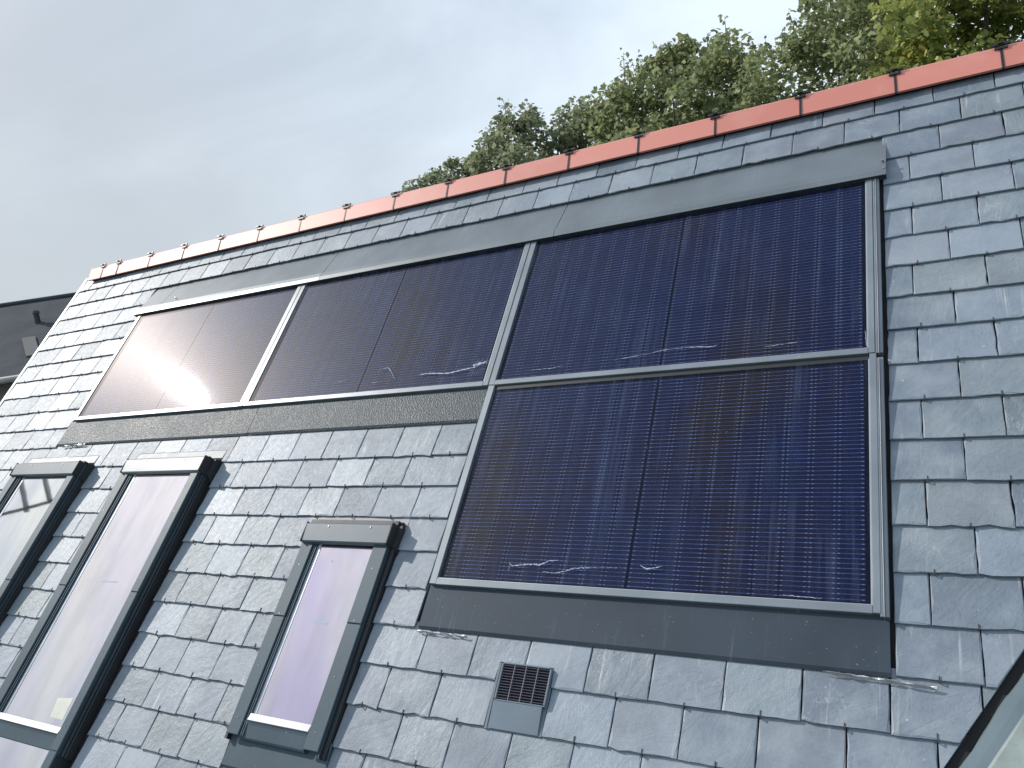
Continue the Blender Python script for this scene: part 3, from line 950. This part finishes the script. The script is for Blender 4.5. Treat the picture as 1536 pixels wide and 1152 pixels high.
# ------------------------------------------------------------------ rest of the house
b = MB()
apex = MR @ Vector((0, AP[0], .0))
ridge_y, ridge_z = apex.y, apex.z - .06
eave = MR @ Vector((0, VB, 0))
wy = eave.y + .25
b.box(U0 + .14, U1 - .1, wy, 2 * ridge_y - wy, 0, eave.z + .15)
b.obj('wall', M['wall'], house, basis=Matrix.Identity(4), pinv=HINV)
for (g0, g1) in ((U0 + .14, U0 + .36), (U1 - .32, U1 - .1)):
    b = MB()
    V = [(g0, wy, eave.z + .15), (g0, 2 * ridge_y - wy, eave.z + .15), (g0, ridge_y, ridge_z - .12)]
    V += [(g1, y, z) for (x, y, z) in V]
    b.add(V, [(0, 1, 2), (3, 5, 4), (0, 2, 5, 3), (1, 4, 5, 2), (0, 3, 4, 1)])
    b.obj('gable', M['wall'], house, basis=Matrix.Identity(4), pinv=HINV)
b = MB()
ry = 2 * ridge_y - eave.y
V = [(U0 + .03, ridge_y, ridge_z), (U1, ridge_y, ridge_z), (U1, ry, eave.z), (U0 + .03, ry, eave.z)]
V += [(x, y, z - .06) for (x, y, z) in V]
b.add(V, [(0, 1, 2, 3), (7, 6, 5, 4), (0, 3, 7, 4), (1, 5, 6, 2), (3, 2, 6, 7)])
b.obj('back_slope', M['slate'], house, basis=Matrix.Identity(4), pinv=HINV)
b = MB()
gy, gz_ = eave.y - .06, eave.z - .02
P = [(gy + .06 * math.cos(a), gz_ + .06 * math.sin(a)) for a in [PI + i * PI / 8 for i in range(9)]] + [(gy + .052 * math.cos(a), gz_ + .052 * math.sin(a)) for a in [2 * PI - i * PI / 8 for i in range(9)]]
b.prof(P, U0, U1); b.obj('gutter', M['black'], house, basis=Matrix.Identity(4), pinv=HINV)

# ------------------------------------------------------------------ ground
b = MB()
b.add([(-900, -900, 0), (900, -900, 0), (900, 900, 0), (-900, 900, 0)], [(0, 1, 2, 3)])
tag(b.obj('ground', simple('grass and earth', (.055, .075, .035), .95, var=.35, scale=.6)), kind='structure')

# ------------------------------------------------------------------ neighbouring house on the left
def sight(px, py, dist_h):
    """world point on the sight line of a feature, dist_h metres away measured level"""
    q = Vector(((px - 768) / FPX, (py - 576) / FPX, 1.0))
    d = M3 @ (Rc.transposed() @ q)
    h = math.hypot(d.x, d.y)
    return cloc + d * (dist_h / h)
ra = sight(0, 455, 17.2); rb = sight(110, 447, 16.6)
rd = Vector((rb.x - ra.x, rb.y - ra.y, 0)).normalized()
zr = (ra.z + rb.z) / 2
away = Vector((-rd.y, rd.x, 0))
if away.dot(ra - cloc) < 0: away = -away
mid = (ra + rb) / 2; mid.z = 0
ev = sight(15, 566, 14.2)
ze = ev.z
run = 2.6
nb = empty('neighbouring_house', loc=(mid.x, mid.y, 0))
tag(nb, 'neighbouring house with a dark slate roof and grey wall, beyond the left gable edge', 'house')
NI = Matrix.Translation((-mid.x, -mid.y, 0))
def W2(s, w_, z): p = mid + rd * s - away * w_; return (p.x, p.y, z)
S0, S1 = -6.5, 4.5
m_nroof, t = new_mat('distant slate')
gco = t.n('ShaderNodeNewGeometry').outputs['Position']
nz = t.xyz(gco)
crs = t.ramp(t.math('FRACT', t.math('MULTIPLY', nz[2], 11.0)), .0, .16)
nn = t.noise(gco, 3.0, 5)
cc = t.mix(t.ramp(nn, .3, .7), (.030, .038, .048), (.045, .054, .066))
cc = t.mix(t.math('MULTIPLY', t.math('SUBTRACT', 1.0, crs), .35), cc, (.02, .024, .03))
principled(t, **{'Base Color': cc, 'Roughness': .85, 'Specular IOR Level': .2})
b = MB()
V = [W2(S0, run, ze), W2(S1, run, ze), W2(S1, 0, zr), W2(S0, 0, zr), W2(S1, -run, ze), W2(S0, -run, ze)]
V += [(x, y, z - .08) for (x, y, z) in V]
b.add(V, [(0, 1, 2, 3), (3, 2, 4, 5), (9, 8, 7, 6), (11, 10, 8, 9), (0, 6, 7, 1), (5, 4, 10, 11), (0, 3, 9, 6), (3, 5, 11, 9), (1, 7, 8, 2), (2, 8, 10, 4)])
nroof = b.obj('roof', m_nroof, nb, basis=Matrix.Identity(4), pinv=NI)
b = MB()
V = [W2(S0 + .2, run - .25, 0), W2(S1 - .2, run - .25, 0), W2(S1 - .2, -run + .25, 0), W2(S0 + .2, -run + .25, 0)]
V += [(x, y, ze + .02) for (x, y, z) in V]
b.add(V, [(0, 1, 5, 4), (1, 2, 6, 5), (2, 3, 7, 6), (3, 0, 4, 7), (4, 5, 6, 7)])
b.obj('wall', simple('beige grey render', (.17, .165, .155), .9), nb, basis=Matrix.Identity(4), pinv=NI)
b = MB(); b.tube([W2(S0, run + .05, ze - .03), W2(S1, run + .05, ze - .03)], .055, 10); b.obj('gutter', simple('pale gutter', (.30, .31, .31), .5), nb, basis=Matrix.Identity(4), pinv=NI)
b = MB()
for q in range(1):
    b.tube([W2(S0, 0, zr + .0), W2(S1, 0, zr + .0)], .05, 8)
b.obj('ridge', m_nroof, nb, basis=Matrix.Identity(4), pinv=NI)
def on_roof(px, py):
    q = Vector(((px - 768) / FPX, (py - 576) / FPX, 1.0)); d = (M3 @ (Rc.transposed() @ q)).normalized()
    n_ = (Vector(W2(1, run, ze)) - Vector(W2(0, run, ze))).cross(Vector(W2(0, 0, zr)) - Vector(W2(0, run, ze))).normalized()
    t_ = (Vector(W2(0, 0, zr)) - cloc).dot(n_) / d.dot(n_)
    return cloc + d * t_
pt = on_roof(57, 484)
b = MB(); b.tube([pt + Vector((0, 0, -.1)), pt + Vector((0, 0, .17))], .045, 10); b.tube([pt + Vector((0, 0, .16)), pt + Vector((0, 0, .21))], [.07, .05], 10)
b.obj('vent_pipe', M['black'], nb, basis=Matrix.Identity(4), pinv=NI)
pa_, pb_ = on_roof(43, 508), on_roof(50, 535)
sl = (pb_ - pa_)
b = MB()
hw = rd * .11
up_ = Vector((0, 0, .03))
Vq = [pa_ - hw, pa_ + hw, pb_ + hw, pb_ - hw]
Vq = [p_ for p_ in Vq] + [p_ + up_ for p_ in Vq]
b.add(Vq, [(3, 2, 1, 0), (4, 5, 6, 7), (0, 1, 5, 4), (1, 2, 6, 5), (2, 3, 7, 6), (3, 0, 4, 7)])
b.obj('roof_light', simple('pale metal', (.065, .072, .078), .8), nb, basis=Matrix.Identity(4), pinv=NI)

# ------------------------------------------------------------------ trees behind the ridge
def m_leaf(name, dark, mid_, lite, yellow, yfrac):
    m, t = new_mat(name)
    isl = t.n('ShaderNodeNewGeometry').outputs['Random Per Island']
    pos = t.n('ShaderNodeNewGeometry').outputs['Position']
    r2 = t.math('FRACT', t.math('MULTIPLY', isl, 23.7))
    c = t.mix(isl, dark, mid_)
    c = t.mix(t.math('MULTIPLY', t.ramp(r2, .55, 1.0), .8), c, lite)  # paler share of leaves: sunlit look put into the colour at random
    patch = t.ramp(t.noise(pos, 1.7, 2), .54, .66)
    yf = t.math('MULTIPLY', patch, t.ramp(t.math('FRACT', t.math('MULTIPLY', isl, 71.3)), 1 - yfrac, 1 - yfrac + .08))
    c = t.mix(yf, c, yellow)
    p = t.n('ShaderNodeBsdfPrincipled', ins={'Base Color': c, 'Roughness': .50, 'Specular IOR Level': .35})
    tr = t.n('ShaderNodeBsdfTranslucent', ins={'Color': t.mix(.5, c, lite)})
    mx2 = t.n('ShaderNodeMixShader', ins={0: .42, 1: p.outputs[0], 2: tr.outputs[0]})
    t.n('ShaderNodeOutputMaterial', ins={'Surface': mx2.outputs[0]})
    return m
ML1 = m_leaf('leaf grey green', (.12, .145, .075), (.205, .235, .13), (.40, .43, .27), (.36, .32, .14), .06)
ML2 = m_leaf('leaf green', (.11, .138, .058), (.20, .24, .105), (.46, .50, .26), (.40, .34, .10), .10)
ML3 = m_leaf('leaf turning yellow', (.090, .125, .030), (.190, .25, .060), (.52, .54, .17), (.62, .52, .09), .32)
BARK = simple('bark', (.07, .06, .048), .9, bump=.6, bscale=30)

LEAF = np.array([[0, 0, 0], [.32, .16, .05], [.50, .42, .02], [.26, .52, .06], [.30, .86, .0], [0, 1.05, -.06],
                 [-.30, .86, .0], [-.26, .52, .06], [-.50, .42, .02], [-.32, .16, .05], [0, .5, .0]], float)
LF = [(10, i, (i + 1) % 10) for i in range(10)]
LF = [(0, 1, 2, 3, 10), (10, 3, 4, 5), (10, 5, 6, 7), (0, 10, 7, 8, 9)]

def leaves_mesh(name, centres, sizes, m):
    n = len(centres)
    c = np.asarray(centres); s = np.asarray(sizes)[:, None, None]
    # random frames, faces tending to look up and outwards
    nrm = rng.normal(0, 1, (n, 3)); nrm[:, 2] = np.abs(nrm[:, 2]) * 1.1 + .3
    nrm /= np.linalg.norm(nrm, axis=1)[:, None]
    a = rng.normal(0, 1, (n, 3)); a[:, 2] -= .5
    a -= nrm * (a * nrm).sum(1)[:, None]; a /= np.linalg.norm(a, axis=1)[:, None]
    bb = np.cross(nrm, a)
    V = (bb[:, None, :] * LEAF[None, :, 0:1] + a[:, None, :] * (LEAF[None, :, 1:2] - .3) + nrm[:, None, :] * LEAF[None, :, 2:3]) * s + c[:, None, :]
    nv = len(LEAF)
    me = bpy.data.meshes.new(name)
    me.vertices.add(n * nv); me.vertices.foreach_set('co', V.astype(np.float32).ravel())
    loops = np.array([i for f in LF for i in f]); tot = np.array([len(f) for f in LF])
    me.loops.add(n * len(loops)); me.loops.foreach_set('vertex_index', (loops[None, :] + (np.arange(n) * nv)[:, None]).ravel().astype(np.int32))
    me.polygons.add(n * len(tot))
    st_ = np.concatenate([[0], np.cumsum(tot)[:-1]])
    me.polygons.foreach_set('loop_start', (st_[None, :] + (np.arange(n) * len(loops))[:, None]).ravel().astype(np.int32))
    me.polygons.foreach_set('loop_total', np.tile(tot, n).astype(np.int32))
    me.materials.append(m); me.update(calc_edges=True)
    return me

# skyline of the foliage in the picture (x, y) and the ridge line below it
SKY = [(612, 300), (632, 272), (655, 258), (682, 268), (692, 262), (704, 222), (716, 225), (724, 250), (736, 195), (748, 160), (760, 150), (768, 180), (790, 178), (812, 168), (830, 196),
       (850, 172), (880, 152), (905, 165), (925, 130), (940, 104), (960, 108), (985, 82), (1010, 62), (1040, 56), (1060, 68), (1085, 46), (1100, 60), (1122, 110), (1140, 72), (1170, 50),
       (1195, 30), (1212, -8), (1250, -60), (1300, -90), (1400, -140), (1500, -190), (1700, -200)]
def ylow(x): return 400 - (x - 150) * (400 - 62) / (1536 - 150)
def ysky(x): return float(np.interp(x, [p[0] for p in SKY], [p[1] for p in SKY]))

trees = [
    dict(x0=608, x1=724, d=13.5, m=ML1, label='small grey-green tree peeking over the ridge, farthest left', base=670, jit=.5),
    dict(x0=716, x1=905, d=12.6, m=ML1, label='tree with upright leafy shoots, second from the left above the ridge', base=800, jit=.8),
    dict(x0=895, x1=1128, d=12.0, m=ML2, label='bushy green tree with airy crown edge, left of the tallest tree', base=1010, jit=.9),
    dict(x0=1112, x1=1380, d=11.2, m=ML2, label='tall dense dark green tree above the ridge', base=1240, jit=1.0),
    dict(x0=1350, x1=1700, d=9.6, m=ML3, label='tree with yellowing leaves above the right end of the ridge', base=1480, jit=.8),
]
for ti, T in enumerate(trees):
    cen = []; siz = []
    ctr = []
    d0 = T['d']
    step = 24 if ti < 3 else 30
    x = T['x0']
    while x < T['x1']:
        top = ysky(x); low = ylow(x) + 30
        y = top + 10
        while y < low:
            f = (y - top)
            dd = d0 + rng.normal(0, T['jit'] * (.35 + .65 * min(1, f / 120)))
            px, py = x + rng.normal(0, 9), y + rng.normal(0, 7)
            if f < 22: py = max(py, top + 8)
            p = sight(px, py, dd)
            r = (.16 if f < 30 else .30) * (d0 / 12)
            ctr.append((p, r))
            y += 20 if f < 30 else 27
        x += step * (.85 + .3 * rng.random())
    # unseen lower crown, so the tree is whole from elsewhere
    lowp = sight((T['x0'] + T['x1']) / 2, ylow((T['x0'] + T['x1']) / 2) + 20, d0)
    wid = (T['x1'] - T['x0']) / FPX * d0 / 2
    for k in range(26):
        a = rng.random() * 2 * PI; rr = wid * math.sqrt(rng.random()) * .95
        ctr.append((Vector((lowp.x + rr * math.cos(a), lowp.y + rr * math.sin(a) + .6, lowp.z - rng.random() * 2.0)), .42))
    for (p, r) in ctr:
        if rng.random() < .13: continue
        r = r * rng.uniform(.72, 1.2)
        n = int(270 * (r / .3) ** 2 * (1.15 if r < .2 else 1))
        q = rng.normal(0, 1, (n, 3)); q /= np.linalg.norm(q, axis=1)[:, None]
        rad = r * (rng.random(n) ** .45)[:, None] * np.array([1.15, 1.15, .95])
        cen.append(np.array(p)[None, :] + q * rad)
        siz.append(rng.uniform(.04, .098, n) * (1.0 if ti < 3 else (.88 if ti == 3 else .85)))
    # upright shoots along the skyline
    shoots = MB()
    for k in range(int((T['x1'] - T['x0']) / (20 if ti < 2 else 18))):
        sx = rng.uniform(T['x0'] + 6, T['x1'] - 6)
        top = ysky(sx)
        p0 = sight(sx, top + 26, d0 + rng.normal(0, .3)); hgt = rng.uniform(.24, .50)
        p1 = p0 + Vector((rng.normal(0, .05), rng.normal(0, .05), hgt))
        shoots.tube([p0, (p0 + p1) / 2 + Vector((rng.normal(0, .015), 0, 0)), p1], [.008, .006, .002], 5)
        nl = int(hgt * 55)
        f = rng.random(nl)[:, None]
        cen.append(np.array(p0)[None] * (1 - f) + np.array(p1)[None] * f + rng.normal(0, .045, (nl, 3)))
        siz.append(rng.uniform(.04, .075, nl))
    cen = np.concatenate(cen); siz = np.concatenate(siz)
    base = sight(T['base'], 300, d0); base.z = 0
    root = empty('leafy_tree', loc=base)
    tag(root, T['label'], 'tree', 'trees behind the house')
    TI = Matrix.Translation(-base)
    o = link('crown', leaves_mesh('crown', cen, siz, T['m']), root, basis=Matrix.Identity(4), pinv=TI); tag(o, kind='stuff')
    tb_ = MB()
    top_p = Vector((base.x, base.y, lowp.z - .6))
    tb_.tube([base, base + Vector((.05, 0, 1.5)), base + Vector((0, .08, 3.2)), top_p], [.20, .16, .13, .09], 10)
    for k in range(0, len(ctr), 7):
        p, r = ctr[k]
        s0 = base + (top_p - base) * rng.uniform(.55, 1.0)
        md = s0 * .45 + p * .55 + Vector((0, 0, -.15))
        tb_.tube([s0, md, p], [.055, .03, .008], 6)
    tb_.obj('trunk', BARK, root, smooth=True, basis=Matrix.Identity(4), pinv=TI)
    tb2 = shoots.obj('twigs', BARK, root, basis=Matrix.Identity(4), pinv=TI); tag(tb2, kind='stuff')
    print('tree', ti, len(siz))

# ------------------------------------------------------------------ small marks on the roof windows
def decal(name, win, quad, n, m):
    V = []
    for (x, y) in quad:
        X = real(x, y, n); V.append((X[0], X[1], n + .0006))
    for (x, y) in quad:
        X = real(x, y, n); V.append((X[0], X[1], n + .0002))
    b_ = MB(); b_.add(V, [(0, 1, 2, 3), (7, 6, 5, 4), (0, 4, 5, 1), (1, 5, 6, 2), (2, 6, 7, 3), (3, 7, 4, 0)])
    return b_.obj(name, m, win)
def seen(px, py):
    """roof-plane coordinates of a feature of the photograph"""
    d = Rc.transposed() @ Vector(((px - 768) / FPX, (py - 576) / FPX, 1.0)); k = -CN / d[2]
    return (CU + d[0] * k, CV + d[1] * k)
gB = Hb - .017; gC = Hc - .017
mk_st = simple('paper sticker', (.60, .60, .52), .7)
decal('sticker', wb, [seen(87, 1047), seen(110, 1047), seen(94, 1080), seen(75, 1075)], gB, mk_st)
decal('scratch', wb, [seen(152, 871), seen(176, 872), seen(175, 874), seen(153, 873)], gB, M['smear'])
wc = [o_ for o_ in bpy.data.objects if o_.name.startswith('skylight')][0]
decal('scratch', wc, [seen(463, 931), seen(492, 934), seen(491, 937), seen(464, 932.6)], gC, M['smear'])
decal('scratch', wc, [seen(497, 840), seen(500, 840), seen(499, 843), seen(497, 843)], gC, M['smear'])

# ------------------------------------------------------------------ scaffold beyond the left gable; the leftmost roof window mirrors its top
sc_ = empty('scaffold', loc=(-6.6, .3, 0))
tag(sc_, 'scaffold frame of pale tubes and a grey toe board, mirrored in the leftmost roof window', 'scaffold')
SI = Matrix.Translation((6.6, -.3, 0))
m_tube = simple('galvanised tube', (.50, .52, .54), .45, .2)
def tubes(name, segs, r, m=m_tube):
    for (a_, c_) in segs:
        b_ = MB(); b_.tube([a_, c_], r, 10); b_.obj(name, m, sc_, smooth=False, basis=Matrix.Identity(4), pinv=SI)
tubes('transom', [((-6.41, -1.16, 6.27), (-6.80, .75, 6.55)), ((-6.17, -1.07, 6.39), (-6.62, .75, 6.66))], .026)
tubes('standard', [((-6.81, .77, 0), (-6.81, .77, 6.75)), ((-6.60, .77, 0), (-6.60, .77, 6.8))], .024)
b = MB()
va_, vb__ = Vector((-7.9, -1.32, 5.72)), Vector((-5.98, -1.06, 6.43))
dd_ = (vb__ - va_).normalized(); uu_ = Vector((.41, 0, .91)); uu_ = (uu_ - dd_ * uu_.dot(dd_)).normalized() * .055; tt_ = dd_.cross(uu_).normalized() * .015
Vq = [va_ - uu_ - tt_, vb__ - uu_ - tt_, vb__ + uu_ - tt_, va_ + uu_ - tt_, va_ - uu_ + tt_, vb__ - uu_ + tt_, vb__ + uu_ + tt_, va_ + uu_ + tt_]
b.add(Vq, [(3, 2, 1, 0), (4, 5, 6, 7), (0, 1, 5, 4), (1, 2, 6, 5), (2, 3, 7, 6), (3, 0, 4, 7)])
b.obj('toe_board', simple('weathered board', (.16, .15, .15), .8), sc_, basis=Matrix.Identity(4), pinv=SI)
tubes('standard', [((-7.85, -1.34, 0), (-7.85, -1.34, 6.2))], .024)
